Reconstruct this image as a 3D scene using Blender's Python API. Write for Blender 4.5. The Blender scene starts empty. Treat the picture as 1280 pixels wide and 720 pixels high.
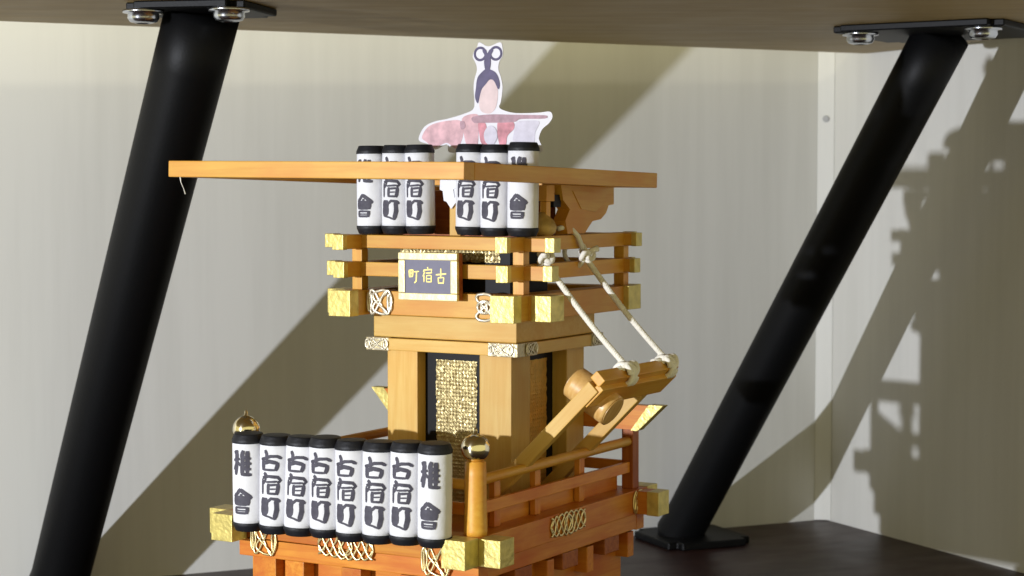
import bpy, bmesh, math, random
from mathutils import Matrix, Vector
random.seed(7)
R = math.radians
scn = bpy.context.scene
col = scn.collection

# ------------------------------------------------------------------ camera
CAM_Z = 0.2084
cd = bpy.data.cameras.new('camera'); cam = bpy.data.objects.new('camera', cd); col.objects.link(cam)
cd.sensor_width = 36.0; cd.lens = 36.0 * 2350 / 1280; cd.clip_start = 0.02; cd.clip_end = 20
cam.location = (0, 0, CAM_Z); cam.rotation_euler = (R(90 - 3.118), 0, 0)
scn.camera = cam
cd.dof.use_dof = True; cd.dof.focus_distance = 0.71; cd.dof.aperture_fstop = 32

# ------------------------------------------------------------------ world (dim warm room light)
w = bpy.data.worlds.new('World'); scn.world = w; w.use_nodes = True
bg = w.node_tree.nodes['Background']
bg.inputs[0].default_value = (1.0, 0.91, 0.46, 1); bg.inputs[1].default_value = 0.88

# ------------------------------------------------------------------ lamps
def lamp(name, kind, loc, energy, color, target=None, **kw):
    d = bpy.data.lights.new(name, kind); o = bpy.data.objects.new(name, d); col.objects.link(o)
    o.location = loc; d.energy = energy; d.color = color
    for k, v in kw.items(): setattr(d, k, v)
    if target is not None:
        o.rotation_euler = (Vector(target) - Vector(loc)).to_track_quat('-Z', 'Y').to_euler()
    return o
# small hard lamp left of the camera, at about its height
KEY = lamp('desk_lamp_light', 'POINT', (-0.94, -0.25, 0.214), 83, (0.93, 0.97, 1.07), shadow_soft_size=0.009)
# room light above the upper board: reaches the wall only through the gap behind it
ROOM = lamp('room_light', 'AREA', (-0.25, 0.22, 0.80), 1.3, (1.0, 0.91, 0.66), target=(0, 1.05, 0.3), shape='DISK', size=0.06)

scn.view_settings.view_transform = 'Standard'; scn.view_settings.look = 'None'
scn.view_settings.exposure = 0; scn.view_settings.gamma = 1
scn.view_settings.use_curve_mapping = False

# ------------------------------------------------------------------ materials
def new_mat(name):
    m = bpy.data.materials.new(name); m.use_nodes = True
    nt = m.node_tree; b = nt.nodes['Principled BSDF']
    return m, nt, b
def N(nt, t, **kw):
    n = nt.nodes.new(t)
    for k, v in kw.items():
        if k in n.inputs: n.inputs[k].default_value = v
        else: setattr(n, k, v)
    return n
def srgb(r, g, b):
    f = lambda c: (c/255/12.92) if c/255 <= 0.04045 else ((c/255+0.055)/1.055)**2.4
    return (f(r), f(g), f(b), 1)

def wood(name, c1, c2, rough=0.45, scale=1.0, blot=0.35, c3=None):
    """grain along the object's local X axis"""
    m, nt, b = new_mat(name); L = nt.links.new
    tc = N(nt, 'ShaderNodeTexCoord'); oi = N(nt, 'ShaderNodeObjectInfo')
    off = N(nt, 'ShaderNodeVectorMath', operation='SCALE'); off.inputs[0].default_value = (3.1, 5.7, 4.3)
    L(oi.outputs['Random'], off.inputs['Scale'])
    mp = N(nt, 'ShaderNodeMapping'); mp.inputs['Scale'].default_value = (22*scale, 330*scale, 330*scale)
    add = N(nt, 'ShaderNodeVectorMath', operation='ADD')
    L(tc.outputs['Object'], mp.inputs['Vector']); L(mp.outputs[0], add.inputs[0]); L(off.outputs[0], add.inputs[1])
    n1 = N(nt, 'ShaderNodeTexNoise', Scale=1.6, Detail=5.0, Roughness=0.6, Distortion=0.4); L(add.outputs[0], n1.inputs['Vector'])
    mp2 = N(nt, 'ShaderNodeMapping'); mp2.inputs['Scale'].default_value = (38, 70, 70)
    L(tc.outputs['Object'], mp2.inputs['Vector'])
    add2 = N(nt, 'ShaderNodeVectorMath', operation='ADD'); L(mp2.outputs[0], add2.inputs[0]); L(off.outputs[0], add2.inputs[1])
    n2 = N(nt, 'ShaderNodeTexNoise', Scale=1.0, Detail=3.0); L(add2.outputs[0], n2.inputs['Vector'])
    r1 = N(nt, 'ShaderNodeValToRGB'); r1.color_ramp.elements[0].position = 0.36; r1.color_ramp.elements[1].position = 0.62
    r1.color_ramp.elements[0].color = c2; r1.color_ramp.elements[1].color = c1
    L(n1.outputs['Fac'], r1.inputs['Fac'])
    r2 = N(nt, 'ShaderNodeValToRGB'); r2.color_ramp.elements[0].position = 0.42; r2.color_ramp.elements[1].position = 0.66
    r2.color_ramp.elements[0].color = (0, 0, 0, 1); r2.color_ramp.elements[1].color = (blot, blot, blot, 1)
    L(n2.outputs['Fac'], r2.inputs['Fac'])
    mx = N(nt, 'ShaderNodeMixRGB', blend_type='MIX'); mx.inputs['Color2'].default_value = c3 or c2
    L(r2.outputs['Color'], mx.inputs['Fac']); L(r1.outputs['Color'], mx.inputs['Color1'])
    # a slightly different tone for each piece
    hs = N(nt, 'ShaderNodeHueSaturation'); mr = N(nt, 'ShaderNodeMapRange')
    mr.inputs['To Min'].default_value = 0.88; mr.inputs['To Max'].default_value = 1.1
    L(oi.outputs['Random'], mr.inputs['Value']); L(mr.outputs[0], hs.inputs['Value']); L(mx.outputs[0], hs.inputs['Color'])
    L(hs.outputs[0], b.inputs['Base Color'])
    b.inputs['Roughness'].default_value = rough
    b.inputs['Specular IOR Level'].default_value = 0.55
    rr_ = N(nt, 'ShaderNodeMapRange'); rr_.inputs['To Min'].default_value = rough-0.06; rr_.inputs['To Max'].default_value = rough+0.16; L(n2.outputs['Fac'], rr_.inputs['Value']); L(rr_.outputs[0], b.inputs['Roughness'])
    bp = N(nt, 'ShaderNodeBump', Strength=0.12, Distance=0.0004); L(n1.outputs['Fac'], bp.inputs['Height']); L(bp.outputs[0], b.inputs['Normal'])
    return m

def plain(name, c, rough=0.5, metal=0.0, noise=0.0, nscale=60.0, bump=0.0, bscale=300.0, spec=0.5):
    m, nt, b = new_mat(name); L = nt.links.new
    b.inputs['Base Color'].default_value = c; b.inputs['Roughness'].default_value = rough; b.inputs['Metallic'].default_value = metal
    b.inputs['Specular IOR Level'].default_value = spec
    tc = N(nt, 'ShaderNodeTexCoord')
    if noise:
        n = N(nt, 'ShaderNodeTexNoise', Scale=nscale, Detail=4.0); L(tc.outputs['Object'], n.inputs['Vector'])
        mr = N(nt, 'ShaderNodeMapRange'); mr.inputs['From Min'].default_value = 0.3; mr.inputs['From Max'].default_value = 0.7
        mr.inputs['To Min'].default_value = 1-noise; mr.inputs['To Max'].default_value = 1+noise*0.6
        L(n.outputs['Fac'], mr.inputs['Value'])
        hs = N(nt, 'ShaderNodeHueSaturation'); hs.inputs['Color'].default_value = c; L(mr.outputs[0], hs.inputs['Value']); L(hs.outputs[0], b.inputs['Base Color'])
    if bump:
        n = N(nt, 'ShaderNodeTexNoise', Scale=bscale, Detail=3.0); L(tc.outputs['Object'], n.inputs['Vector'])
        bp = N(nt, 'ShaderNodeBump', Strength=bump, Distance=0.0006); L(n.outputs['Fac'], bp.inputs['Height']); L(bp.outputs[0], b.inputs['Normal'])
    return m

def laminate(name, c1, c2, axis=0):
    """pale printed board: faint broken vertical grain"""
    m, nt, b = new_mat(name); L = nt.links.new
    tc = N(nt, 'ShaderNodeTexCoord'); mp = N(nt, 'ShaderNodeMapping')
    mp.inputs['Scale'].default_value = (95, 95, 5); L(tc.outputs['Object'], mp.inputs['Vector'])
    n1 = N(nt, 'ShaderNodeTexNoise', Scale=1.0, Detail=6.0, Roughness=0.65); L(mp.outputs[0], n1.inputs['Vector'])
    mp2 = N(nt, 'ShaderNodeMapping'); mp2.inputs['Scale'].default_value = (22, 22, 2.0); L(tc.outputs['Object'], mp2.inputs['Vector'])
    n2 = N(nt, 'ShaderNodeTexNoise', Scale=1.0, Detail=2.0); L(mp2.outputs[0], n2.inputs['Vector'])
    ad = N(nt, 'ShaderNodeMath', operation='ADD'); L(n1.outputs['Fac'], ad.inputs[0]); L(n2.outputs['Fac'], ad.inputs[1])
    r = N(nt, 'ShaderNodeValToRGB'); r.color_ramp.elements[0].position = 0.40; r.color_ramp.elements[1].position = 0.60
    hf = N(nt, 'ShaderNodeMath', operation='MULTIPLY'); hf.inputs[1].default_value = 0.5; L(ad.outputs[0], hf.inputs[0]); L(hf.outputs[0], r.inputs['Fac'])
    r.color_ramp.elements[0].color = c2; r.color_ramp.elements[1].color = c1
    L(r.outputs[0], b.inputs['Base Color']); b.inputs['Roughness'].default_value = 0.55; b.inputs['Specular IOR Level'].default_value = 0.3
    return m

M = {}
M['hinoki'] = wood('pale_cypress_wood', (0.62, 0.40, 0.095, 1), (0.57, 0.335, 0.06, 1), 0.46, blot=0.5, c3=(0.57, 0.285, 0.038, 1))
M['honey'] = wood('honey_varnished_wood', (0.65, 0.355, 0.045, 1), (0.59, 0.28, 0.026, 1), 0.42, blot=0.65, c3=(0.60, 0.23, 0.022, 1))
M['amber'] = wood('amber_stained_wood', (0.60, 0.24, 0.03, 1), (0.51, 0.165, 0.018, 1), 0.36, blot=0.75, c3=(0.46, 0.095, 0.011, 1))
M['red'] = wood('red_brown_stained_wood', (0.36, 0.105, 0.018, 1), (0.25, 0.06, 0.010, 1), 0.4, blot=0.6, c3=(0.2, 0.04, 0.01, 1))
for q_ in ('amber', 'red'): M[q_].node_tree.nodes['Principled BSDF'].inputs['Specular IOR Level'].default_value = 0.3
M['drum'] = wood('drum_wood', (0.66, 0.42, 0.15, 1), (0.54, 0.30, 0.085, 1), 0.35, blot=0.5)
M['gold'] = plain('gold_foil', (0.62, 0.51, 0.16, 1), 0.40, 0.5, noise=0.2, nscale=260, bump=0.45, bscale=420)
M['foil'] = plain('embossed_gold_foil', (0.80, 0.66, 0.33, 1), 0.38, 0.65, noise=0.12, nscale=300)
M['foil_reflect_tint'] = plain('reflection_tinted_gold_foil', (0.85, 0.52, 0.10, 1), 0.36, 0.5, noise=0.15, nscale=300)  # same gold foil; orange reflection of the wood is put into its colour
M['silver'] = plain('silver_gilt_filigree', (0.80, 0.66, 0.34, 1), 0.3, 0.8)
M['silver_pale'] = plain('pale_silver_filigree', (0.70, 0.64, 0.50, 1), 0.36, 0.6)
M['silver_plate'] = plain('silver_backing_plate', (0.46, 0.39, 0.24, 1), 0.35, 0.7, bump=0.4, bscale=700)
M['chrome'] = plain('pale_gold_chrome', (0.80, 0.72, 0.52, 1), 0.13, 1.0)
M['black'] = plain('black_lacquer', (0.005, 0.0045, 0.0045, 1), 0.5, spec=0.2)
M['cap'] = plain('black_felt_cap', (0.008, 0.0085, 0.012, 1), 0.55, bump=0.25, bscale=900, spec=0.35)
M['paper'] = plain('white_lantern_paper', (0.68, 0.685, 0.72, 1), 0.75, noise=0.03, nscale=90, bump=0.15, bscale=160)
def paper_mat():
    m, nt, b = new_mat('white_lantern_paper'); L = nt.links.new
    tc = N(nt, 'ShaderNodeTexCoord'); oi = N(nt, 'ShaderNodeObjectInfo')
    sc = N(nt, 'ShaderNodeVectorMath', operation='SCALE'); sc.inputs[0].default_value = (0.7, 0.4, 0.9); L(oi.outputs['Random'], sc.inputs['Scale'])
    ad = N(nt, 'ShaderNodeVectorMath', operation='ADD'); L(tc.outputs['Object'], ad.inputs[0]); L(sc.outputs[0], ad.inputs[1])
    n1 = N(nt, 'ShaderNodeTexNoise', Scale=110.0, Detail=3.0); L(ad.outputs[0], n1.inputs['Vector'])
    n2 = N(nt, 'ShaderNodeTexNoise', Scale=900.0, Detail=2.0); L(ad.outputs[0], n2.inputs['Vector'])
    mr = N(nt, 'ShaderNodeMapRange'); mr.inputs['From Min'].default_value = 0.3; mr.inputs['From Max'].default_value = 0.7; mr.inputs['To Min'].default_value = 0.95; mr.inputs['To Max'].default_value = 1.03; L(n1.outputs['Fac'], mr.inputs['Value'])
    mr2 = N(nt, 'ShaderNodeMapRange'); mr2.inputs['To Min'].default_value = 0.95; mr2.inputs['To Max'].default_value = 1.03; L(oi.outputs['Random'], mr2.inputs['Value'])
    mu = N(nt, 'ShaderNodeMath', operation='MULTIPLY'); L(mr.outputs[0], mu.inputs[0]); L(mr2.outputs[0], mu.inputs[1])
    hs = N(nt, 'ShaderNodeHueSaturation'); hs.inputs['Color'].default_value = (0.71, 0.71, 0.74, 1); L(mu.outputs[0], hs.inputs['Value']); L(hs.outputs[0], b.inputs['Base Color'])
    b.inputs['Roughness'].default_value = 0.7; b.inputs['Specular IOR Level'].default_value = 0.3
    bp = N(nt, 'ShaderNodeBump', Strength=0.5, Distance=0.0012); L(n1.outputs['Fac'], bp.inputs['Height'])
    bp2 = N(nt, 'ShaderNodeBump', Strength=0.15, Distance=0.0002); L(n2.outputs['Fac'], bp2.inputs['Height']); L(bp.outputs[0], bp2.inputs['Normal']); L(bp2.outputs[0], b.inputs['Normal'])
    return m
M['paper'] = paper_mat()
M['ink'] = plain('faded_black_ink', (0.06, 0.056, 0.078, 1), 0.7, noise=0.3, nscale=500)
M['plaque'] = plain('slate_blue_plaque', (0.135, 0.13, 0.19, 1), 0.5, noise=0.06, nscale=300)
M['goldpaint'] = plain('gold_paint', (0.85, 0.68, 0.20, 1), 0.45, 0.3)
M['creamgold'] = plain('pale_gold_frame', (0.84, 0.74, 0.40, 1), 0.4, 0.35, noise=0.15, nscale=160, bump=0.4, bscale=300)
M['cord'] = plain('white_cotton_cord', (0.80, 0.77, 0.68, 1), 0.9, noise=0.08, nscale=500, bump=0.6, bscale=900)
M['pole'] = plain('black_powder_coated_steel', (0.0025, 0.0026, 0.003, 1), 0.5, 0.0, bump=0.1, bscale=800, spec=0.16)
M['steel'] = plain('zinc_plated_steel', (0.62, 0.65, 0.70, 1), 0.24, 1.0)
M['wall'] = laminate('pale_laminate_wall', (0.655, 0.65, 0.615, 1), (0.605, 0.60, 0.565, 1))
M['sidewall'] = laminate('pale_laminate_side_wall', (0.63, 0.62, 0.58, 1), (0.58, 0.57, 0.53, 1))
M['trim'] = laminate('pale_corner_strip', (0.67, 0.665, 0.63, 1), (0.62, 0.615, 0.58, 1))
M['screwcap'] = plain('grey_plastic_cover', (0.36, 0.36, 0.36, 1), 0.6)
M['shelf'] = wood('dark_brown_shelf', (0.034, 0.014, 0.011, 1), (0.020, 0.008, 0.007, 1), 0.36, scale=0.35, blot=0.3)
M['shelf'].node_tree.nodes['Principled BSDF'].inputs['Specular IOR Level'].default_value = 0.25
M['board'] = wood('brown_upper_board', (0.34, 0.235, 0.085, 1), (0.28, 0.19, 0.065, 1), 0.5, scale=0.25, blot=0.3)
M['fig_white'] = plain('printed_paper_white', (0.66, 0.65, 0.69, 1), 0.6)
M['fig_purple'] = plain('print_purple_grey', (0.075, 0.06, 0.135, 1), 0.6, noise=0.25, nscale=300)
M['fig_pink'] = plain('print_pale_pink', (0.60, 0.36, 0.39, 1), 0.6, noise=0.3, nscale=260)
M['fig_skin'] = plain('print_pale_skin', (0.64, 0.50, 0.50, 1), 0.6, noise=0.12, nscale=200)
M['fig_red'] = plain('print_faded_red', (0.56, 0.22, 0.26, 1), 0.6, noise=0.4, nscale=260)
M['fig_mauve'] = plain('print_mauve', (0.36, 0.22, 0.26, 1), 0.6, noise=0.3, nscale=300)
M['fig_grey'] = plain('print_pale_grey', (0.55, 0.52, 0.60, 1), 0.6, noise=0.15, nscale=300)
M['straw'] = plain('dull_gold_knot', (0.52, 0.34, 0.10, 1), 0.5, 0.3, noise=0.3, nscale=300, bump=0.5)

# ------------------------------------------------------------------ mesh helpers
def link(name, me, mat, parent=None):
    o = bpy.data.objects.new(name, me); col.objects.link(o)
    if mat is not None: me.materials.clear(); me.materials.append(M[mat])
    if parent is not None: o.parent = parent
    return o
def from_bm(name, bm, smooth=False):
    me = bpy.data.meshes.new(name); bmesh.ops.recalc_face_normals(bm, faces=bm.faces[:]); bm.to_mesh(me); bm.free()
    if smooth:
        for p in me.polygons: p.use_smooth = True
    return me
def box_bm(sx, sy, sz, bev=0.0, seg=2):
    bm = bmesh.new(); bmesh.ops.create_cube(bm, size=1.0)
    bmesh.ops.scale(bm, vec=(sx, sy, sz), verts=bm.verts)
    if bev > 0:
        bmesh.ops.bevel(bm, geom=bm.edges[:] + bm.verts[:], offset=bev, segments=seg, profile=0.6, affect='EDGES')
    return bm
def lathe_bm(prof, seg=32, bm=None):
    """profile [(r,z)...] about Z; closed with end fans"""
    bm = bm or bmesh.new(); rings = []
    for r, z in prof:
        rings.append([bm.verts.new((r*math.cos(2*math.pi*i/seg), r*math.sin(2*math.pi*i/seg), z)) for i in range(seg)])
    for a, b in zip(rings[:-1], rings[1:]):
        for i in range(seg): bm.faces.new((a[i], a[(i+1) % seg], b[(i+1) % seg], b[i]))
    bm.faces.new(rings[0][::-1]); bm.faces.new(rings[-1])
    return bm
def tube_bm(pts, rad, seg=8, bm=None, closed=False):
    bm = bm or bmesh.new(); pts = [Vector(p) for p in pts]; n = len(pts); rings = []
    prev = None
    for i, p in enumerate(pts):
        a = pts[(i-1) % n] if (closed or i > 0) else p; b = pts[(i+1) % n] if (closed or i < n-1) else p
        t = (b-a).normalized()
        if prev is None:
            h = Vector((0, 0, 1)) if abs(t.z) < 0.9 else Vector((0, 1, 0)); x = t.cross(h).normalized()
        else:
            x = (prev - t*prev.dot(t)).normalized()
        prev = x; y = t.cross(x)
        r = rad[i] if isinstance(rad, (list, tuple)) else rad
        rings.append([bm.verts.new(p + (x*math.cos(2*math.pi*k/seg) + y*math.sin(2*math.pi*k/seg))*r) for k in range(seg)])
    m = n if closed else n-1
    for i in range(m):
        a, b = rings[i], rings[(i+1) % n]
        for k in range(seg): bm.faces.new((a[k], a[(k+1) % seg], b[(k+1) % seg], b[k]))
    if not closed: bm.faces.new(rings[0][::-1]); bm.faces.new(rings[-1])
    return bm
def prism_bm(poly, t, bm=None, bev=0.0):
    """polygon in XZ extruded along Y by +-t/2"""
    bm = bm or bmesh.new()
    f = [bm.verts.new((x, -t/2, z)) for x, z in poly]; b = [bm.verts.new((x, t/2, z)) for x, z in poly]
    bm.faces.new(f); bm.faces.new(b[::-1]); n = len(poly)
    for i in range(n): bm.faces.new((f[i], b[i], b[(i+1) % n], f[(i+1) % n]))
    if bev: bmesh.ops.bevel(bm, geom=bm.edges[:], offset=bev, segments=2, affect='EDGES')
    return bm
def smooth_closed(P, sub=5):
    """Catmull-Rom through a closed outline"""
    n = len(P); out = []
    for i in range(n):
        p0, p1, p2, p3 = P[i-1], P[i], P[(i+1) % n], P[(i+2) % n]
        for s in range(sub):
            t = s/sub
            out.append(tuple(0.5*((2*p1[k]) + (-p0[k]+p2[k])*t + (2*p0[k]-5*p1[k]+4*p2[k]-p3[k])*t*t + (-p0[k]+3*p1[k]-3*p2[k]+p3[k])*t**3) for k in (0, 1)))
    return out
def tag(o, label=None, cat=None, group=None, kind=None):
    if label: o['label'] = label
    if cat: o['category'] = cat
    if group: o['group'] = group
    if kind: o['kind'] = kind
    return o
LM = {}   # matrix of each part in its thing's frame
def put(o, mat4, parent, root):
    o.parent = parent; LM[o.name] = mat4
    o.matrix_basis = mat4 if parent is root else LM[parent.name].inverted() @ mat4
    return o
AX = {'u': Matrix.Identity(4), 'v': Matrix.Rotation(R(90), 4, 'Z'), 'w': Matrix.Rotation(R(-90), 4, 'Y')}

# ------------------------------------------------------------------ the setting
KX, KY = 0.1955, 1.1665            # floor corner of the two walls
BA, RA = R(24.2), R(26.0)          # how far each wall is turned
bx = Vector((math.cos(BA), math.sin(BA), 0)); by = Vector((-math.sin(BA), math.cos(BA), 0))
rx = Vector((math.sin(RA), -math.cos(RA), 0)); ry = Vector((math.cos(RA), math.sin(RA), 0))
def slab(name, origin, along, normal, length, thick, z0, z1, mat):
    """a wall: its visible face runs from origin along `along`; thickness goes along `normal`"""
    bm = box_bm(length, thick, z1-z0)
    o = link(name, from_bm(name, bm), mat)
    c = origin + along*(length/2) + normal*(thick/2); o.location = (c.x, c.y, (z0+z1)/2)
    o.rotation_euler = (0, 0, math.atan2(along.y, along.x))
    return o
K = Vector((KX, KY, 0))
tag(slab('back_wall', K + bx*0.03, -bx, by, 1.1, 0.018, -0.02, 1.3, 'wall'), 'pale greige laminate back wall with faint vertical grain', kind='structure')
tag(slab('side_wall', K - rx*0.0, rx, ry, 0.62, 0.018, -0.02, 1.3, 'sidewall'), 'pale laminate side wall on the right carrying the stepped shadow', kind='structure')
# narrow filler strip standing in the corner
d1 = K - bx*0.0075; d2 = K + rx*0.0065
dv = (d2-d1); nv = Vector((dv.y, -dv.x, 0)).normalized()
if nv.y > 0: nv = -nv
tag(slab('corner_strip', d1 + nv*0.0005, dv.normalized(), -nv, dv.length, 0.003, 0.0005, 0.34, 'trim'), 'narrow pale filler strip in the corner of the walls', kind='structure')
cv = link('screw_cover', from_bm('screw_cover', lathe_bm([(0.0021, 0), (0.0021, 0.0006), (0.0015, 0.0009)], 18)), 'screwcap')
cs = bpy.data.objects['corner_strip']; cv.parent = cs
cv.matrix_parent_inverse = (Matrix.Translation(cs.location) @ cs.rotation_euler.to_matrix().to_4x4()).inverted()
mid = (d1+d2)/2 + nv*0.0004; cv.location = (mid.x, mid.y, 0.2495); cv.rotation_euler = nv.to_track_quat('Z', 'Y').to_euler()
sh = link('shelf_surface', from_bm('shelf_surface', box_bm(1.7, 1.0, 0.025, 0.001)), 'shelf')
sh.location = Vector((0.1, 0.78, -0.0125)); sh.rotation_euler = (0, 0, BA)
tag(sh, 'dark brown glossy shelf surface at the bottom right', kind='structure')

# ------------------------------------------------------------------ upper board on slanted legs
BZ = 0.2871
A0 = Vector((-0.2469, 0.9066, 0)); A1 = Vector((0.180, 1.114, 0)); ad = (A1-A0).normalized(); an = Vector((-ad.y, ad.x, 0))
riser = bpy.data.objects.new('raised_shelf', None); col.objects.link(riser); riser.location = (0, 0.9, 0)
tag(riser, 'brown raised shelf board carried on slanted black steel legs', 'shelf')
def radd(name, me, mat, mat4, parent=None):
    o = link(name, me, mat); base = Matrix.Translation((0, 0.9, 0))
    put(o, base.inverted() @ mat4, parent or riser, riser); return o
# right end is trimmed to run along the side wall
def side_x(p):   # distance of a point in front of the side wall
    return (p - K).dot(ry)
back_r = A1.copy()
while side_x(back_r) < -0.004: back_r += ad*0.001
back_l = A0 - ad*0.5; fw = 0.62
front_r = back_r - an*fw; front_l = back_l - an*fw
front_r = back_r + rx*(fw/ (rx.dot(-an)))
bm = bmesh.new(); poly = [back_l, back_r, front_r, front_l]
lo = [bm.verts.new((p.x, p.y, BZ)) for p in poly]; hi = [bm.verts.new((p.x, p.y, BZ+0.018)) for p in poly]
bm.faces.new(lo); bm.faces.new(hi[::-1])
for i in range(4): bm.faces.new((lo[i], hi[i], hi[(i+1) % 4], lo[(i+1) % 4]))
bmesh.ops.bevel(bm, geom=bm.edges[:], offset=0.0008, segments=2, affect='EDGES')
board = radd('board', from_bm('board', bm), 'board', Matrix.Identity(4))
def steel_leg(top, foot, rt, rb, ptop, pfoot, rot_t, rot_f, bolts, foff=(0, 0, 0)):
    top = Vector(top); foot = Vector(foot); d = (top-foot); L = d.length; q = d.to_track_quat('Z', 'Y').to_matrix().to_4x4()
    prof = [(rb*0.9, -0.004), (rb*1.05, 0.0), (rb*1.04, 0.003), (rb, 0.008)] + [(rb+(rt-rb)*t/12, 0.010+(L-0.010)*t/12) for t in range(1, 13)]
    o = radd('leg', from_bm('leg', lathe_bm(prof, 48), True), 'pole', Matrix.Translation(foot) @ q)
    for nm, P, s, rot, z in (('mounting_plate', top, ptop, rot_t, BZ-0.0017), ('foot_plate', foot + Vector(foff), pfoot, rot_f, 0.0022)):
        b = box_bm(s, s, 0.0034 if nm == 'mounting_plate' else 0.0042)
        es = [e for e in b.edges if abs(e.verts[0].co.z-e.verts[1].co.z) > 1e-5]
        bmesh.ops.bevel(b, geom=es, offset=0.006, segments=4, affect='EDGES')
        bmesh.ops.bevel(b, geom=b.edges[:], offset=0.0006, segments=1, affect='EDGES')
        radd(nm, from_bm(nm, b), 'pole', Matrix.Translation((P.x, P.y, z)) @ Matrix.Rotation(rot, 4, 'Z'), o)
    c, s_ = math.cos(rot_t), math.sin(rot_t)
    for (i, j) in bolts:
        a = ptop*0.36; px, py = i*a, j*a
        X = top.x + px*c - py*s_; Y = top.y + px*s_ + py*c
        bb = lathe_bm([(0.0088, 0.0), (0.0088, -0.0012), (0.0066, -0.0013), (0.0068, -0.0034), (0.0058, -0.0050), (0.0030, -0.0057), (0.0028, -0.0046), (0.0001, -0.0045)], 28)
        radd('bolt', from_bm('bolt', bb, True), 'steel', Matrix.Translation((X, Y, BZ-0.0034)), o)
    return o
steel_leg((-0.1355, 0.829, BZ-0.003), (-0.2315, 0.948, 0.004), 0.0164, 0.0146, 0.054, 0.034, R(-12), R(24), [(-1, -1), (1, -1)])
steel_leg((0.2150, 0.945, BZ-0.003), (0.0985, 1.097, 0.004), 0.0141, 0.0133, 0.086, 0.054, R(58), BA, [(-1, -1), (-1, 1)], (0.007, -0.0015, 0))

# ------------------------------------------------------------------ the festival float
k = 0.000883                      # drawing millimetres to metres
TH = R(-30.8)
FL = bpy.data.objects.new('festival_float', None); col.objects.link(FL)
FX, FY, FZ = -0.01332, 0.66, 0.0244
FL.location = (FX, FY, 0); FL.rotation_euler = (0, 0, TH)
tag(FL, 'handmade wooden model festival float with gilded beam ends and open top frame', 'model float')
W0 = FZ/k
def P3(u, v, w_): return Vector((u*k, v*k, w_*k + FZ))
def fpart(name, me, mat, mat4, parent=None):
    if parent is not None and parent.name in JIT: mat4 = JIT[parent.name] @ mat4
    o = link(name, me, mat); return put(o, mat4, parent or FL, FL)
_boxes = {}; JIT = {}; jr = random.Random(5)
def bar(name, u0, u1, v0, v1, w0, w1, mat, parent=None, axis=None, bev=0.35, tilt=None):
    s = {'u': u1-u0, 'v': v1-v0, 'w': w1-w0}
    axis = axis or max(s, key=s.get)
    if axis == 'u': dims = (s['u'], s['v'], s['w'])
    elif axis == 'v': dims = (s['v'], s['u'], s['w'])
    else: dims = (s['w'], s['v'], s['u'])
    key = tuple(round(d, 2) for d in dims) + (bev, mat)
    if key not in _boxes:
        _boxes[key] = from_bm(name, box_bm(*[d*k for d in dims], bev*k))
    me = _boxes[key]
    o = bpy.data.objects.new(name, me); col.objects.link(o)
    if not me.materials: me.materials.append(M[mat])
    m4 = Matrix.Translation(P3((u0+u1)/2, (v0+v1)/2, (w0+w1)/2)) @ (tilt or Matrix.Identity(4)) @ AX[axis]
    if parent is None and bev > 0.15:
        c_ = Matrix.Translation(m4.translation); a_ = R(0.32)
        J = Matrix.Translation((jr.uniform(-.12, .12)*k, jr.uniform(-.12, .12)*k, 0)) @ c_ @ Matrix.Rotation(jr.uniform(-a_, a_), 4, 'Z') @ Matrix.Rotation(jr.uniform(-a_, a_)*.7, 4, 'Y') @ c_.inverted()
        JIT[o.name] = J; m4 = J @ m4
    elif parent is not None and parent.name in JIT: m4 = JIT[parent.name] @ m4
    return put(o, m4, parent or FL, FL)
def beam_x(name, u0, u1, v0, v1, w0, w1, mat, cap, ends=(1, 1)):
    o = bar(name, u0+.2, u1-.2, v0, v1, w0, w1, mat, axis='u')
    e = 0.22
    if ends[0]: bar('gold_cap', u0, u0+cap, v0-e, v1+e, w0-e, w1+e, 'gold', o, axis='u', bev=0.25)
    if ends[1]: bar('gold_cap', u1-cap, u1, v0-e, v1+e, w0-e, w1+e, 'gold', o, axis='u', bev=0.25)
    return o
def beam_y(name, u0, u1, v0, v1, w0, w1, mat, cap, ends=(1, 1)):
    o = bar(name, u0, u1, v0+.2, v1-.2, w0, w1, mat, axis='v')
    e = 0.22
    if ends[0]: bar('gold_cap', u0-e, u1+e, v0, v0+cap, w0-e, w1+e, 'gold', o, axis='v', bev=0.25)
    if ends[1]: bar('gold_cap', u0-e, u1+e, v1-cap, v1, w0-e, w1+e, 'gold', o, axis='v', bev=0.25)
    return o
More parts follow.
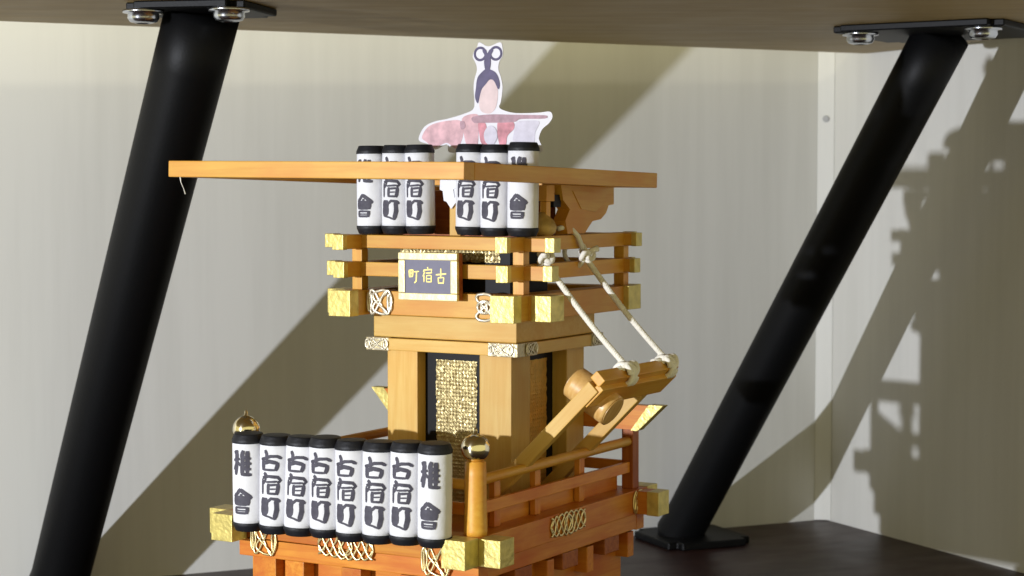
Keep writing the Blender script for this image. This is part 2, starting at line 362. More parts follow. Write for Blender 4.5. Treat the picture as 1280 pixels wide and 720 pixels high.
def filigree_me(kind, wd, ht, rad):
    """openwork ornament in local XZ, sizes in drawing mm"""
    bm = bmesh.new(); wd *= k; ht *= k; rad *= k
    rnd = random.Random(kind + str(wd))
    def curve(fn, n=30, closed=False):
        pts = []
        for i in range(n):
            t = i/(n if closed else n-1); x, z = fn(t)
            pts.append((x + rnd.uniform(-1, 1)*wd*0.008, -rad*0.6*(1+0.7*math.sin(7*math.pi*t)), z + rnd.uniform(-1, 1)*ht*0.012))
        tube_bm(pts, rad, 6, bm, closed)
    if kind == 'knot':       # two interlaced loops with a border
        curve(lambda t: (wd*0.46*math.sin(2*math.pi*t), ht*0.46*math.sin(4*math.pi*t)), 40, True)
        curve(lambda t: (wd*0.30*math.sin(4*math.pi*t+0.6), ht*0.46*math.cos(2*math.pi*t)), 40, True)
        curve(lambda t: (-wd*0.44+0.1*wd*math.cos(2*math.pi*t), ht*0.36*math.sin(2*math.pi*t)), 18, True)
        curve(lambda t: (wd*0.42+0.09*wd*math.cos(2*math.pi*t), ht*0.33*math.sin(2*math.pi*t)), 18, True)
    elif kind == 'eight':
        curve(lambda t: (wd*0.46*math.sin(4*math.pi*t), ht*0.48*math.cos(2*math.pi*t)), 40, True)
        curve(lambda t: (wd*0.40*math.cos(2*math.pi*t), ht*0.22*math.sin(2*math.pi*t)), 24, True)
        curve(lambda t: (wd*0.18*math.cos(2*math.pi*t), ht*0.20*math.sin(2*math.pi*t)-ht*0.02), 18, True)
    else:                    # lattice of crossing waves
        nw = 3.5
        for ph in (0.0, math.pi, math.pi*0.5, math.pi*1.5):
            curve(lambda t: (wd*(t-0.5), ht*0.44*math.sin(nw*math.pi*t+ph)*(1-0.25*abs(2*t-1))), 56)
        curve(lambda t: (wd*0.12*math.cos(2*math.pi*t), ht*0.30*math.sin(2*math.pi*t)), 18, True)
        for s in (-1, 1): curve(lambda t: (s*wd*0.44+wd*0.06*math.cos(2*math.pi*t), ht*0.26*math.sin(2*math.pi*t)), 14, True)
    for vv in bm.verts: vv.co.y *= 0.6
    return from_bm('filigree', bm, True)
def ornament(kind, u, v, w_, wd, ht, parent, face='front', mat='silver', rad=0.5):
    me = filigree_me(kind, wd, ht, rad)
    rot = Matrix.Identity(4) if face == 'front' else Matrix.Rotation(R(90), 4, 'Z')
    return fpart('filigree_ornament', me, mat, Matrix.Translation(P3(u, v, w_)) @ rot, parent)

# ---- chassis and wheels
for u0 in (-112, -17): bar('sill', u0, u0+12, -1, 136, 26, 49.6, 'amber')
for v0 in (5, 56, 92, 130.5): bar('joist', -117, 1.8, v0, v0+6, 37, 48.6, 'amber', bev=0.5)
for u in (-88, -58.5, -29): bar('bracket_block', u-5, u+5, -3.2, 4.5, 40, 49.4, 'amber', axis='v', bev=.5)
for v0 in (34, 74, 113): bar('bracket_block', -4.6, 3.0, v0-7, v0+7, 42.5, 49.8, 'red', axis='u', bev=.5)
def wheel(u, v):
    rr = (26 + W0)/2 - 1; cz = rr - W0
    bm = lathe_bm([(rr*k*0.94, -4.5*k), (rr*k, -3.6*k), (rr*k, 3.6*k), (rr*k*0.94, 4.5*k), (rr*k*0.5, 4.5*k), (rr*k*0.45, 5.4*k)], 36)
    o = fpart('wheel', from_bm('wheel', bm), 'red', Matrix.Translation(P3(u, v, cz)) @ Matrix.Rotation(R(90), 4, 'Y'))
    fpart('hub', from_bm('hub', lathe_bm([(4*k, -7*k), (4*k, 7*k)], 20)), 'honey', LM[o.name].copy(), o)
for u in (-106, -11):
    for v in (28, 108): wheel(u, v)
for v in (28, 108): bar('axle', -106, -11, v-2.5, v+2.5, 8-W0/2+1.5, 13-W0/2+1.5, 'red')
# ---- base frame
bar('skirt_plank', -116.5, 4.4, -4.3, 3.5, 49.8, 57.3, 'amber')
bar('skirt_plank', -116.5, 4.4, 134.5, 142, 49.8, 57.3, 'amber')
bar('skirt_plank', -3.4, 4.0, 3.9, 134.2, 50.2, 57.3, 'amber')
bar('skirt_plank', -121, -113.6, 3.9, 134.2, 50.2, 57.3, 'amber')
bar('deck', -112, -5, 5, 133, 60, 63.5, 'amber', axis='v')
bf = beam_x('base_beam', -132.5, 15.5, -5.2, 5.2, 57.6, 68.2, 'amber', 10.6)
beam_x('base_beam', -132.5, 16.5, 133, 143.4, 57.6, 68.2, 'amber', 6)
br = beam_y('base_beam', -5.3, 5.3, -16, 154, 57.4, 68.5, 'amber', 10.2)
beam_y('base_beam', -122.4, -111.6, -16, 154, 57.4, 68.5, 'amber', 10.2)
ornament('knot', -102.5, -5.6, 57.3, 13, 13.5, bf); ornament('lattice', -59.5, -5.6, 58.6, 28, 12, bf); ornament('knot', -14.5, -5.6, 57.6, 13, 13.5, bf)
ornament('lattice', 5.6, 67.5, 63.5, 30, 11.5, br, 'side', 'silver', 0.5); ornament('knot', 5.6, 134, 63, 9, 11, br, 'side')
# ---- railing
def ball_post(u, v):
    bm = lathe_bm([(4.7*k, 0), (4.8*k, 2*k), (4.55*k, 10*k), (4.4*k, 24*k), (4.3*k, 29.5*k), (3.2*k, 30*k)], 20)
    o = fpart('corner_post', from_bm('corner_post', bm, True), 'honey', Matrix.Translation(P3(u, v, 68.4)) @ Matrix.Rotation(random.uniform(0, 6), 4, 'Z') @ Matrix.Rotation(0, 4, 'X'))
    pr = [(1.5*k, 0)] + [(5.9*k*math.cos(a), 5.9*k*(1+math.sin(a))) for a in [R(x) for x in range(-70, 80, 10)]] + [(0.8*k, 11.9*k), (0.75*k, 13.4*k), (0.3*k, 14.2*k)]
    fpart('ball_finial', from_bm('ball_finial', lathe_bm(pr, 36), True), 'chrome', Matrix.Translation(P3(u, v, 97.6)), o)
ball_post(0.6, 0); ball_post(-116, 0)
for u in (0, -117): bar('back_post', u-2.9, u+2.9, 133.5, 139.6, 68.5, 100, 'red', axis='w')
def rod(name, a, b, r, mat, seg=16):
    a = P3(*a); b = P3(*b); L = (b-a).length
    bm = lathe_bm([(r*k*0.94, 0), (r*k, 0.4*k), (r*k, L-0.4*k), (r*k*0.94, L)], seg)
    bmesh.ops.rotate(bm, cent=(0, 0, 0), matrix=Matrix.Rotation(R(90), 3, 'Y'), verts=bm.verts)
    q = (b-a).to_track_quat('X', 'Z').to_matrix().to_4x4()
    return fpart(name, from_bm(name, bm, True), mat, Matrix.Translation(a) @ q)
rod('handrail', (0, 4, 90), (0, 135, 90.6), 2.2, 'honey'); rod('handrail', (-117, 4, 90), (-117, 135, 90), 2.2, 'honey'); rod('handrail', (-112, 0, 88.5), (-3.5, 0, 88.5), 2.2, 'honey')
bar('lower_rail', -1.1, 1.1, 4.2, 135, 76.2, 81.2, 'amber'); bar('lower_rail', -118.1, -115.9, 4.2, 135, 76.2, 81.2, 'amber'); bar('lower_rail', -111.5, -4, -1.1, 1.1, 76.2, 81.2, 'amber')
bar('lower_rail', -114, -3, 136.8, 139, 76.2, 81.2, 'amber')
for v in (20, 53, 92.5):
    bar('baluster', -4.0, -1.4, v-2.4, v+2.4, 68.6, 87.8, 'amber', axis='w', bev=.2)
    bar('baluster', -115.6, -113.2, v-2.4, v+2.4, 68.6, 87.8, 'amber', axis='w', bev=.2)
for u in (-90, -58, -26): bar('baluster', u-2.4, u+2.4, 1.4, 4.0, 68.6, 86.4, 'amber', axis='w', bev=.2)
bar('railing_panel', -114.4, -112.8, 8, 132, 64, 86.5, 'red', axis='v', bev=.2)
bar('railing_panel', -5.8, -4.4, 8, 132, 64, 76.5, 'amber', axis='v', bev=.2)
# rear cross beam with undercut gilded noses
pl = [(-139, 108.4), (20.5, 108.4), (8.5, 97), (-129, 97)]
cu, cw = -59, 102.7
bm = prism_bm([((x-cu)*k, (z-cw)*k) for x, z in pl], 5.4*k, bev=0.3*k)
nose = fpart('rear_beam', from_bm('rear_beam', bm), 'amber', Matrix.Translation(P3(cu, 130, cw)))
for s in (-1, 1):
    q = [(-139.6, 108.8), (-132, 108.8), (-122.5, 96.6), (-128.8, 96.6)] if s < 0 else [(21.1, 108.8), (13.9, 108.8), (4.7, 96.6), (8.3, 96.6)]
    mx = sum(a for a, b in q)/4
    bm = prism_bm([((x-mx)*k, (z-cw)*k) for x, z in q], 5.9*k, bev=0.2*k)
    fpart('gold_cap', from_bm('gold_cap', bm), 'gold', Matrix.Translation(P3(mx, 130, cw)), nose)

# ---- tower body
for (u0, v0) in ((-84, 61), (-35.5, 61), (-84, 110.5), (-35.5, 110.5)):
    bar('tower_post', u0, u0+16.2, v0, v0+16.4, 63.6, 135, 'hinoki', axis='w', bev=.5)
bar('inner_panel', -68, -35, 67.5, 69.5, 63.6, 135, 'black', axis='w', bev=.1)
bar('inner_panel', -68, -35, 119, 121, 63.6, 135, 'black', axis='w', bev=.1)
pr_ = bar('inner_panel', -28.8, -26.8, 77, 111, 63.6, 135, 'black', axis='w', bev=.1)
bar('inner_panel', -77, -75, 77, 111, 63.6, 135, 'black', axis='w', bev=.1)
def foil_me(wd, ht, nx, nz, amp, seed):
    """embossed foil: rows of small offset dimples with wrinkled edges; XZ plane facing -Y"""
    rnd = random.Random(seed); bm = bmesh.new(); sx, sz = wd*k/(nx*2), ht*k/(nz*2); g = []
    for j in range(nz*2+1):
        row = []
        for i in range(nx*2+1):
            odd = (i % 2 == 1) and (j % 2 == 1)
            y = -(amp*k*rnd.uniform(0.6, 1.3) if odd else amp*k*rnd.uniform(0.0, 0.35))
            ex_ = rnd.uniform(-.5, .5)*sx if i in (0, nx*2) else rnd.uniform(-.18, .18)*sx
            row.append(bm.verts.new(((i-nx)*sx + ex_, y, (j-nz)*sz + rnd.uniform(-.18, .18)*sz)))
        g.append(row)
    for j in range(nz*2):
        for i in range(nx*2):
            a, b, c, d = g[j][i], g[j][i+1], g[j+1][i+1], g[j+1][i]
            if (i+j) % 2: bm.faces.new((a, b, c)); bm.faces.new((a, c, d))
            else: bm.faces.new((a, b, d)); bm.faces.new((b, c, d))
    bmesh.ops.solidify(bm, geom=bm.faces[:], thickness=0.15*k)
    return from_bm('foil', bm)
fpart('gold_foil_panel', foil_me(21.2, 67, 13, 40, 0.34, 3), 'foil', Matrix.Translation(P3(-51.2, 67.2, 97.4)))
fpart('gold_foil_panel', foil_me(23, 66, 13, 36, 0.16, 4), 'foil_reflect_tint', Matrix.Translation(P3(-26.5, 93, 97.4)) @ Matrix.Rotation(R(90), 4, 'Z'))
# ring of tie beams with silver end fittings
t1 = bar('tie_beam', -90, -12.6, 54.4, 60.8, 135.2, 140.5, 'hinoki'); bar('tie_beam', -90, -12.6, 126, 131.6, 135.2, 140.5, 'hinoki')
t2 = bar('tie_beam', -20, -12.5, 61.2, 131.8, 135.1, 140.4, 'hinoki'); bar('tie_beam', -89.8, -83, 61.2, 125.6, 135.2, 140.5, 'hinoki')
bar('silver_end_fitting', -91, -79, 54.0, 61, 134.9, 140.75, 'silver_plate', t1, axis='u', bev=.25)
bar('silver_end_fitting', -27, -12.2, 54.0, 61, 134.9, 140.75, 'silver_plate', t1, axis='u', bev=.25)
bar('silver_end_fitting', -19, -12.0, 61.4, 71, 134.9, 140.7, 'silver_plate', t2, axis='v', bev=.25)
bar('silver_end_fitting', -19, -12.0, 121, 132.2, 134.9, 140.7, 'silver_plate', t2, axis='v', bev=.25)
for u in (-85, -20): ornament('knot', u, 53.8, 137.9, 11.5, 5.4, t1, 'front', 'silver_pale', 0.3)
for v in (66, 126.5): ornament('knot', -11.8, v, 137.9, 9.4, 5.4, t2, 'side', 'silver_pale', 0.3)
bar('lintel', -88.8, -14.4, 57, 128, 140.8, 150.6, 'hinoki', axis='u', bev=.5)
# ---- balcony of crossed beams
def cross(w0, w1, th, ext, mat, cap, vf=51, ub=(-93.6, -9.9), v_back=148.5):
    """four beams crossing like a well curb; returns front and right beam"""
    f = beam_x('balcony_beam', -109.5-ext, 6.4+ext, vf, vf+th, w0, w1, mat, cap)
    beam_x('balcony_beam', -102-ext, -1.4+ext*.5, v_back-th, v_back, w0, w1, mat, cap*.6)
    for i, u in enumerate(ub):
        r_ = beam_y('balcony_beam', u-th/2, u+th/2, 38-ext, 154.5+ext, w0-.25, w1+.25, mat, cap*.7)
    return f, r_
lf, lr = cross(151.2, 161.8, 11.2, 0, 'honey', 9.5)
cross(168.2, 174.4, 5.4, 0.4, 'honey', 4.6)
cross(180.6, 186.4, 5.4, 1.4, 'honey', 4.6)
ornament('knot', -80.5, 50.6, 156.8, 12.5, 11.5, lf, 'front', 'silver_pale', 0.7); ornament('eight', -26.2, 50.6, 156.3, 8.6, 12, lf, 'front', 'silver_pale', 0.7)
for u in (-93.6, -9.9):
    for v in (53.7, 145.8):
        for (a, b) in ((162.1, 167.9), (174.7, 180.3)):
            bar('balcony_stud', u-2.6, u+2.6, v-2.5, v+2.5, a, b, 'honey', axis='w', bev=.2)
bar('upper_core', -80, -18, 68, 98, 184.8, 206, 'red', axis='u', bev=.3)
bar('tower_core', -77, -20, 61.5, 94, 150.8, 184.5, 'black', axis='u', bev=.2)
fo = fpart('gold_foil_panel', foil_me(52, 8, 28, 4, 0.5, 9), 'foil', Matrix.Translation(P3(-51, 61.2, 179.0)))
bar('balcony_floor', -86, -17, 62.5, 138, 150.8, 153, 'red', axis='u')
# name plaque
pq = bar('name_plaque', -66.5, -36.6, 45.4, 49.4, 158.9, 179.2, 'red', axis='u', bev=.3)
bar('plaque_panel', -63.6, -39.5, 44.9, 45.6, 161.5, 176.5, 'plaque', pq, axis='u', bev=.05)
for (a, b, c, d, ax) in ((-66.7, -36.4, 176.2, 179.4, 'u'), (-66.7, -36.4, 158.7, 161.8, 'u'), (-66.7, -63.4, 161.9, 176.1, 'w'), (-39.7, -36.4, 161.9, 176.1, 'w')):
    bar('plaque_frame', a, b, 44.2, 46.2, c, d, 'creamgold', pq, axis=ax, bev=.35)
# brush strokes: (points, width) with x to the right and y down, all in 0..1
GLYPH = {
 'old': [([(-.06, .48), (.2, .42), (.5, .30), (.84, .29), (1.08, .40)], .15), ([(.21, 0), (.30, .2), (.31, .6)], .17), ([(.10, .45), (.10, 1)], .22),
         ([(.1, .67), (.45, .55), (.86, .62)], .19), ([(.87, .58), (.84, .8), (.76, 1)], .18), ([(.04, .965), (.8, .965)], .11)],
 'inn': [([(.06, .28), (.06, 1)], .13), ([(.27, .25), (.12, .52)], .13), ([(.14, 0), (.32, .14)], .17), ([(.05, .24), (.4, .15), (.86, .18), (.99, .33), (.84, .47)], .14),
         ([(.26, .42), (.84, .38)], .10), ([(.40, .48), (.38, .98)], .15), ([(.40, .56), (.86, .52)], .11), ([(.88, .48), (.86, .75), (.80, 1)], .17), ([(.42, .74), (.82, .72)], .07), ([(.36, .94), (.84, .95)], .11)],
 'town': [([(.19, .03), (.18, .80)], .40), ([(.32, .25), (.55, .06), (.86, .09), (1, .20)], .13), ([(.80, .10), (.83, .55), (.72, .97)], .21), ([(.75, .97), (.45, .86), (.02, .78)], .09)],
 'young': [([(.05, .12), (.32, .03)], .15), ([(.23, .05), (.21, .5), (.14, 1)], .20), ([(0, .42), (.42, .34)], .13), ([(.26, .45), (.43, .62)], .13), ([(.17, .5), (0, .8)], .1),
           ([(.60, 0), (.48, .3)], .17), ([(.56, .15), (.52, 1)], .18), ([(.80, .02), (.78, .92)], .18), ([(.5, .26), (.97, .33)], .14), ([(.5, .50), (.99, .53)], .14), ([(.5, .72), (.97, .75)], .14), ([(.48, .95), (1, .97)], .15)],
 'meet': [([(.42, 0), (.22, .2), (0, .34)], .16), ([(.40, .03), (.7, .2), (1, .38)], .18), ([(.10, .30), (.12, .66)], .22), ([(.80, .30), (.78, .66)], .20), ([(.15, .36), (.85, .36)], .17), ([(.15, .50), (.85, .50)], .15), ([(.12, .62), (.8, .62)], .13), ([(.45, .2), (.45, .6)], .16),
          ([(.12, .74), (.14, 1)], .16), ([(.78, .72), (.72, 1)], .17), ([(.10, .75), (.8, .75)], .10), ([(.14, .87), (.75, .87)], .07), ([(.12, .97), (.76, .97)], .10)],
 'town_thin': [([(.03, .15), (.06, .62)], .10), ([(.03, .16), (.42, .12)], .08), ([(.42, .12), (.38, .58)], .10), ([(.22, .14), (.21, .6)], .08), ([(.05, .36), (.40, .34)], .07), ([(.05, .6), (.40, .57)], .08), ([(.52, .26), (1, .22)], .09), ([(.76, .24), (.72, .86), (.54, 1)], .11)],
 'inn_thin': [([(.5, 0), (.56, .12)], .10), ([(.16, .18), (.12, .34)], .09), ([(.16, .2), (.92, .15), (.86, .3)], .09), ([(.26, .3), (.06, .62)], .09), ([(.17, .5), (.17, 1)], .09), ([(.34, .40), (.96, .37)], .08), ([(.42, .55), (.42, 1)], .09), ([(.42, .56), (.86, .54)], .08), ([(.87, .54), (.86, 1)], .09), ([(.44, .77), (.84, .76)], .07), ([(.44, .97), (.84, .97)], .08)],
 'old_thin': [([(0, .42), (1, .34)], .10), ([(.48, 0), (.47, .58)], .10), ([(.22, .6), (.27, 1)], .10), ([(.22, .61), (.76, .58)], .09), ([(.77, .58), (.70, 1)], .10), ([(.27, .96), (.72, .95)], .09)],
}
def glyph_faces(bm, name, x0, z0, wd, ht, fn, h0, rnd, bold=1.0):
    """ribbons laid on a surface by fn(x, z, lift); every stroke a hair higher than the last"""
    for si, (pts, wdt) in enumerate(GLYPH[name]):
        P = [Vector((x0 + x*wd, z0 - y*ht)) for x, y in pts]
        Q = []
        for a, b in zip(P[:-1], P[1:]):
            n = max(2, int((b-a).length/(0.12*wd)))
            Q += [a.lerp(b, i/n) for i in range(n)]
        Q.append(P[-1]); m = len(Q); L_, R_ = [], []
        hw = wdt*(wd+ht)/4*bold
        for i, p in enumerate(Q):
            t = (Q[min(i+1, m-1)] - Q[max(i-1, 0)]).normalized(); nrm = Vector((-t.y, t.x))
            e = i/(m-1); taper = min(1, 0.72+e*3, 0.62+(1-e)*3) * rnd.uniform(0.92, 1.06)
            L_.append(p + nrm*hw*taper); R_.append(p - nrm*hw*taper)
        lift = h0 + si*0.000006
        va = [[bm.verts.new(fn(q.x, q.y, lift)) for q in (l, (l+r)/2, r)] for l, r in zip(L_, R_)]
        for a, b in zip(va[:-1], va[1:]):
            for j in (0, 1): bm.faces.new((a[j], a[j+1], b[j+1], b[j]))
bm = bmesh.new(); rn = random.Random(2)
for i, nm in enumerate(('town_thin', 'inn_thin', 'old_thin')):
    glyph_faces(bm, nm, (-9.9+i*7.0)*k, (3.3+(0.5 if i == 1 else 0))*k, 5.4*k, 6.6*k, lambda x, z, l: (x, -l, z), 0.00004, rn)
fpart('lettering', from_bm('lettering', bm), 'goldpaint', Matrix.Translation(P3(-51.6, 44.85, 169.4)), pq)
# ---- open top frame (slightly out of level) on carved brackets
tiltF = Matrix.Rotation(-0.0203, 4, 'X') @ Matrix.Rotation(0.0097, 4, 'Y')
fc = P3(-54.5, 45.5, 213.0)
def fbar(name, u0, u1, v0, v1, mat, hh=6.7, bev=.4):
    s = (u1-u0, v1-v0); ax = 'u' if s[0] > s[1] else 'v'
    dims = (s[0], s[1], hh) if ax == 'u' else (s[1], s[0], hh)
    me = from_bm(name, box_bm(*[d*k for d in dims], bev*k)); c = Matrix.Translation(Vector((((u0+u1)/2+54.5)*k, ((v0+v1)/2-45.5)*k, 0)))
    return fpart(name, me, mat, Matrix.Translation(fc) @ tiltF @ c @ AX[ax])
fbar('top_frame_bar', -127, 18, -36, -28.5, 'honey'); fbar('top_frame_bar', -119.8, 10.6, 119.5, 127, 'honey')
fbar('top_frame_bar', 10.8, 18, -28.3, 127, 'honey'); fbar('top_frame_bar', -127, -120, -28.3, 127, 'honey')
bm = tube_bm([P3(-121.5, -35, 212.2), P3(-120.8, -35.4, 209.8), P3(-119.2, -35.6, 207.2), P3(-118.6, -35.2, 204.9)], [0.35*k, 0.14*k, 0.12*k, 0.3*k], 6)
fpart('glue_thread', from_bm('glue_thread', bm, True), 'cord', Matrix.Identity(4))
prof = [(82, 208.6), (131.5, 207.6), (131.5, 199.8), (126.5, 199.4), (124, 196), (119, 193.2), (111, 192.4), (107, 189.6), (104, 187.2), (88, 187.2), (86, 193), (90, 198), (84, 202)]
for u in (-9.5, -94):
    bm = prism_bm([((a-106)*k, (b-198)*k) for a, b in prof], 6.2*k)
    o = fpart('carved_bracket', from_bm('carved_bracket', bm), 'honey', Matrix.Translation(P3(u, 106, 198)) @ Matrix.Rotation(R(90), 4, 'Z'))
    bm = prism_bm([((a-106)*k, (b-198)*k) for a, b in [(92, 206), (124, 205.2), (121, 200), (113, 196.5), (100, 198), (96, 202)]], 7.0*k)
    fpart('carved_panel', from_bm('carved_panel', bm), 'honey', Matrix.Translation(P3(u, 106, 198)) @ Matrix.Rotation(R(90), 4, 'Z'), o)
    bar('bracket_block', u-2.8, u+2.4, 70.5, 77.5, 201.6, 208.6, 'honey', axis='w', bev=.3)
    bar('bracket_stem', u-1.6, u+1.4, 72.2, 75.8, 193, 201.5, 'honey', axis='w', bev=.2)
    bar('dark_tenon', u-2.0, u+1.6, 78, 84.5, 199.0, 204.4, 'black', axis='v', bev=.2)
    bm = lathe_bm([(3.6*k, 0), (5.8*k, 1.5*k), (6.4*k, 4*k), (5.2*k, 7*k), (2.6*k, 9*k), (1.6*k, 10.5*k)], 22)
    for vv in bm.verts: vv.co.x *= 1+random.uniform(-.06, .06); vv.co.y *= 1+random.uniform(-.06, .06)
    fpart('dull_gold_knob', from_bm('dull_gold_knob', bm, True), 'straw', Matrix.Translation(P3(u-1, 72.5, 186.5)))
bar('cross_bearer', -96, -7, 119.6, 126.6, 203, 207.4, 'amber', axis='u')
# central mast carrying the figure, white zigzag paper
bar('mast', -47.2, -41.6, 55.5, 59.5, 186.6, 204, 'hinoki', axis='w', bev=.3)
bar('figure_stick', -44.5, -41.5, 82, 84, 206, 250, 'hinoki', axis='w', bev=.2)
zz = [(-51.5, 213), (-40, 213), (-40.6, 206.5), (-41.6, 206), (-41.2, 202), (-43.2, 201), (-45.6, 198.2), (-48.2, 201.4), (-49.6, 201.8), (-50.2, 206), (-51.8, 206.6)]
bm = prism_bm([((a+45.5)*k, (b-206)*k) for a, b in zz], 0.5*k)
fpart('white_paper_streamer', from_bm('white_paper_streamer', bm), 'paper', Matrix.Translation(P3(-45.5, 54.6, 206)) @ Matrix.Rotation(R(-4), 4, 'Z'))
bm = prism_bm([((a+45.5)*k, (b-206)*k) for a, b in [(-48.5, 213.2), (-43, 213.2), (-42.4, 207.4), (-44.2, 206.8), (-43.6, 203.2), (-47, 203.8), (-46.6, 207.6), (-49.4, 208)]], 0.5*k)
fpart('white_paper_streamer', from_bm('white_paper_streamer', bm), 'paper', Matrix.Translation(P3(-45.5, 53.8, 206)) @ Matrix.Rotation(R(5), 4, 'Z'))

# ---- swing-out arms held by cords on the right
def arm(v, u_end, w_end):
    a = P3(-22, v, 71.5); b = P3(u_end, v, w_end); L = (b-a).length
    bm = box_bm(L, 4.6*k, 6.0*k, .4*k)
    q = Matrix.Rotation(-math.atan2((b-a).z, (b-a).x), 4, 'Y')
    return fpart('swing_arm', from_bm('swing_arm', bm), 'hinoki', Matrix.Translation((a+b)/2) @ q)
arm(40, 33.5, 126.5); arm(95, 33.5, 126.5)
q = Matrix.Rotation(R(-44), 4, 'Y') @ AX['v']
bm = box_bm(68.4*k, 11*k, 3.6*k, .4*k)
fpart('arm_crossbar', from_bm('arm_crossbar', bm), 'honey', Matrix.Translation(P3(32.5, 73.0, 122.6)) @ q)
bm = box_bm(69*k, 4.2*k, 5.6*k, .4*k)
fpart('arm_crossbar', from_bm('arm_crossbar', bm), 'honey', Matrix.Translation(P3(35.2, 73.0, 129.6)) @ q)
def cord(v_t, v_b, seed):
    rnd = random.Random(seed)
    a = P3(-5.4, v_t, 177.5); b = P3(35.5, v_b, 132.5)
    bm = bmesh.new(); n = 150
    d = (b-a); x = d.cross(Vector((0, 1, 0))).normalized(); y = d.normalized().cross(x)
    for s in range(3):
        pts = []
        for i in range(n+1):
            t = i/n; ang = 2*math.pi*(t*19 + s/3)
            sag = -0.0016*math.sin(math.pi*t)
            pts.append(a + d*t + (x*math.cos(ang) + y*math.sin(ang))*0.62*k + Vector((0, 0, sag)))
        tube_bm(pts, 0.80*k, 6, bm)
    o = fpart('cord', from_bm('cord', bm, True), 'cord', Matrix.Identity(4))
    def knot(c, R0, turns, nm, tails):
        bm = bmesh.new(); n = 90; pts = []
        for i in range(n):
            t = i/n*2*math.pi
            pts.append(c + Vector(((math.sin(t)+2*math.sin(2*t))*R0*.36, (math.cos(t)-2*math.cos(2*t))*R0*.36, -math.sin(3*t)*R0*.55)))
        tube_bm(pts, 1.25*k, 8, bm, True)
        for tl in tails:
            tube_bm([c, c+Vector(tl)*.5*k+Vector((0, 0, .6*k)), c+Vector(tl)*k], [1.25*k, 1.3*k, 1.5*k], 8, bm)
        fpart(nm, from_bm(nm, bm, True), 'cord', Matrix.Identity(4), o)
    knot(a + Vector((1.2*k, 0, 0)), 3.0*k, 2, 'knot', [(3.5, 4.5, 3)] if seed == 2 else [(2, -4, 1.5)])
    knot(b + Vector((0, 0, -0.6*k)), 3.9*k, 2, 'knot', [(-1, -7.5, -0.2)] if seed == 1 else [(-2, -10, 0.2)])
    bm = bmesh.new()
    pts = [P3(-9.9+5.2*math.cos(t), v_t+1.2*math.sin(2*t), 177.5+5.4*math.sin(t)) for t in [2*math.pi*i/24 for i in range(24)]]
    tube_bm(pts, 1.1*k, 8, bm, True)
    fpart('cord_loop', from_bm('cord_loop', bm, True), 'cord', Matrix.Identity(4), o)
    # wraps round the crossbar: one long coil
    bm = bmesh.new(); nt_ = 3; pts = []
    for i in range(28*nt_):
        t = 2*math.pi*i/28; e = i/(28*nt_)
        pts.append(P3(35.2+4.1*math.cos(t), v_b-4.0+5.6*e, 129.6+4.3*math.sin(t)))
    tube_bm(pts, 1.25*k, 8, bm)
    fpart('cord_wrap', from_bm('cord_wrap', bm, True), 'cord', Matrix.Identity(4), o)
    if seed == 2:
        bm = tube_bm([P3(-5, v_t, 178), P3(-5.6, v_t-5, 186), P3(-8, v_t-9, 190.5), P3(-9, v_t-17, 189.5)], 1.15*k, 8)
        fpart('cord_tail', from_bm('cord_tail', bm, True), 'cord', Matrix.Identity(4), o)
cord(64, 64, 1); cord(101, 101.5, 2)

# ------------------------------------------------------------------ things that stand on or hang from the float
FM = Matrix.Translation((FX, FY, 0)) @ Matrix.Rotation(TH, 4, 'Z')
def lantern_proto(texts, R0=6.75, H=40.5):
    root = bpy.data.objects.new('paper_lantern', None); col.objects.link(root)
    r = R0*k; h = H*k; cap = 3.75*k
    bm = bmesh.new(); prof = []
    for i in range(15):
        t = i/14; prof.append((r*(0.985+0.015*math.sin(math.pi*t)), cap*0.75 + (h-1.5*cap)*t))
    lathe_bm(prof, 40, bm); a = link('paper_tube', from_bm('paper_tube', bm, True), 'paper', root)
    for z0, sg in ((0, 1), (h, -1)):
        pr = [(r*0.80, z0), (r*0.86, z0+sg*0.08*k), (r*0.885, z0+sg*0.35*k), (r*1.0, z0+sg*2.2*k), (r*1.025, z0+sg*2.6*k), (r*1.03, z0+sg*(cap-.1*k)), (r*1.02, z0+sg*cap), (r*0.97, z0+sg*(cap+.05*k))]
        if sg < 0: pr = pr[::-1]
        link('end_cap', from_bm('end_cap', lathe_bm(pr, 36), True), 'cap', root)
    bm = bmesh.new(); rn = random.Random(len(texts)); rr = r*1.002
    for (g, x0, zt, wd, ht) in texts:
        glyph_faces(bm, g, x0*k, zt*k, wd*k, ht*k, lambda x, z, l: ((rr+l)*math.sin(x/r), -(rr+l)*math.cos(x/r), z), 0.00005, rn, 1.1)
    link('lettering', from_bm('lettering', bm, True), 'ink', root)
    return root
T3 = [('old', -4.3, 35.0, 8.4, 8.4), ('inn', -4.3, 25.6, 8.6, 8.9), ('town', -4.4, 15.7, 8.6, 9.4)]
T2 = [('young', -4.4, 34.2, 8.4, 10.4), ('meet', -4.4, 18.2, 8.4, 10.4)]
protos = {3: lantern_proto(T3), 2: lantern_proto(T2)}; used = {2: False, 3: False}
def lantern(kind, u, v, w_, label, group, tiltx=0, tilty=0, rz=0, sc=1.0):
    src = protos[kind]
    if not used[kind]: o = src; used[kind] = True
    else:
        o = src.copy(); col.objects.link(o)
        for ch in src.children:
            c = ch.copy(); col.objects.link(c); c.parent = o
    o.matrix_world = FM @ Matrix.Translation(P3(u, v, w_)) @ Matrix.Rotation(tiltx, 4, 'X') @ Matrix.Rotation(tilty, 4, 'Y') @ Matrix.Rotation(rz, 4, 'Z') @ Matrix.Scale(sc, 4)
    tag(o, label, 'lantern', group)
low_u = [-103.8, -90.1, -76.9, -63.4, -50.1, -37.2, -24.0, -10.3]
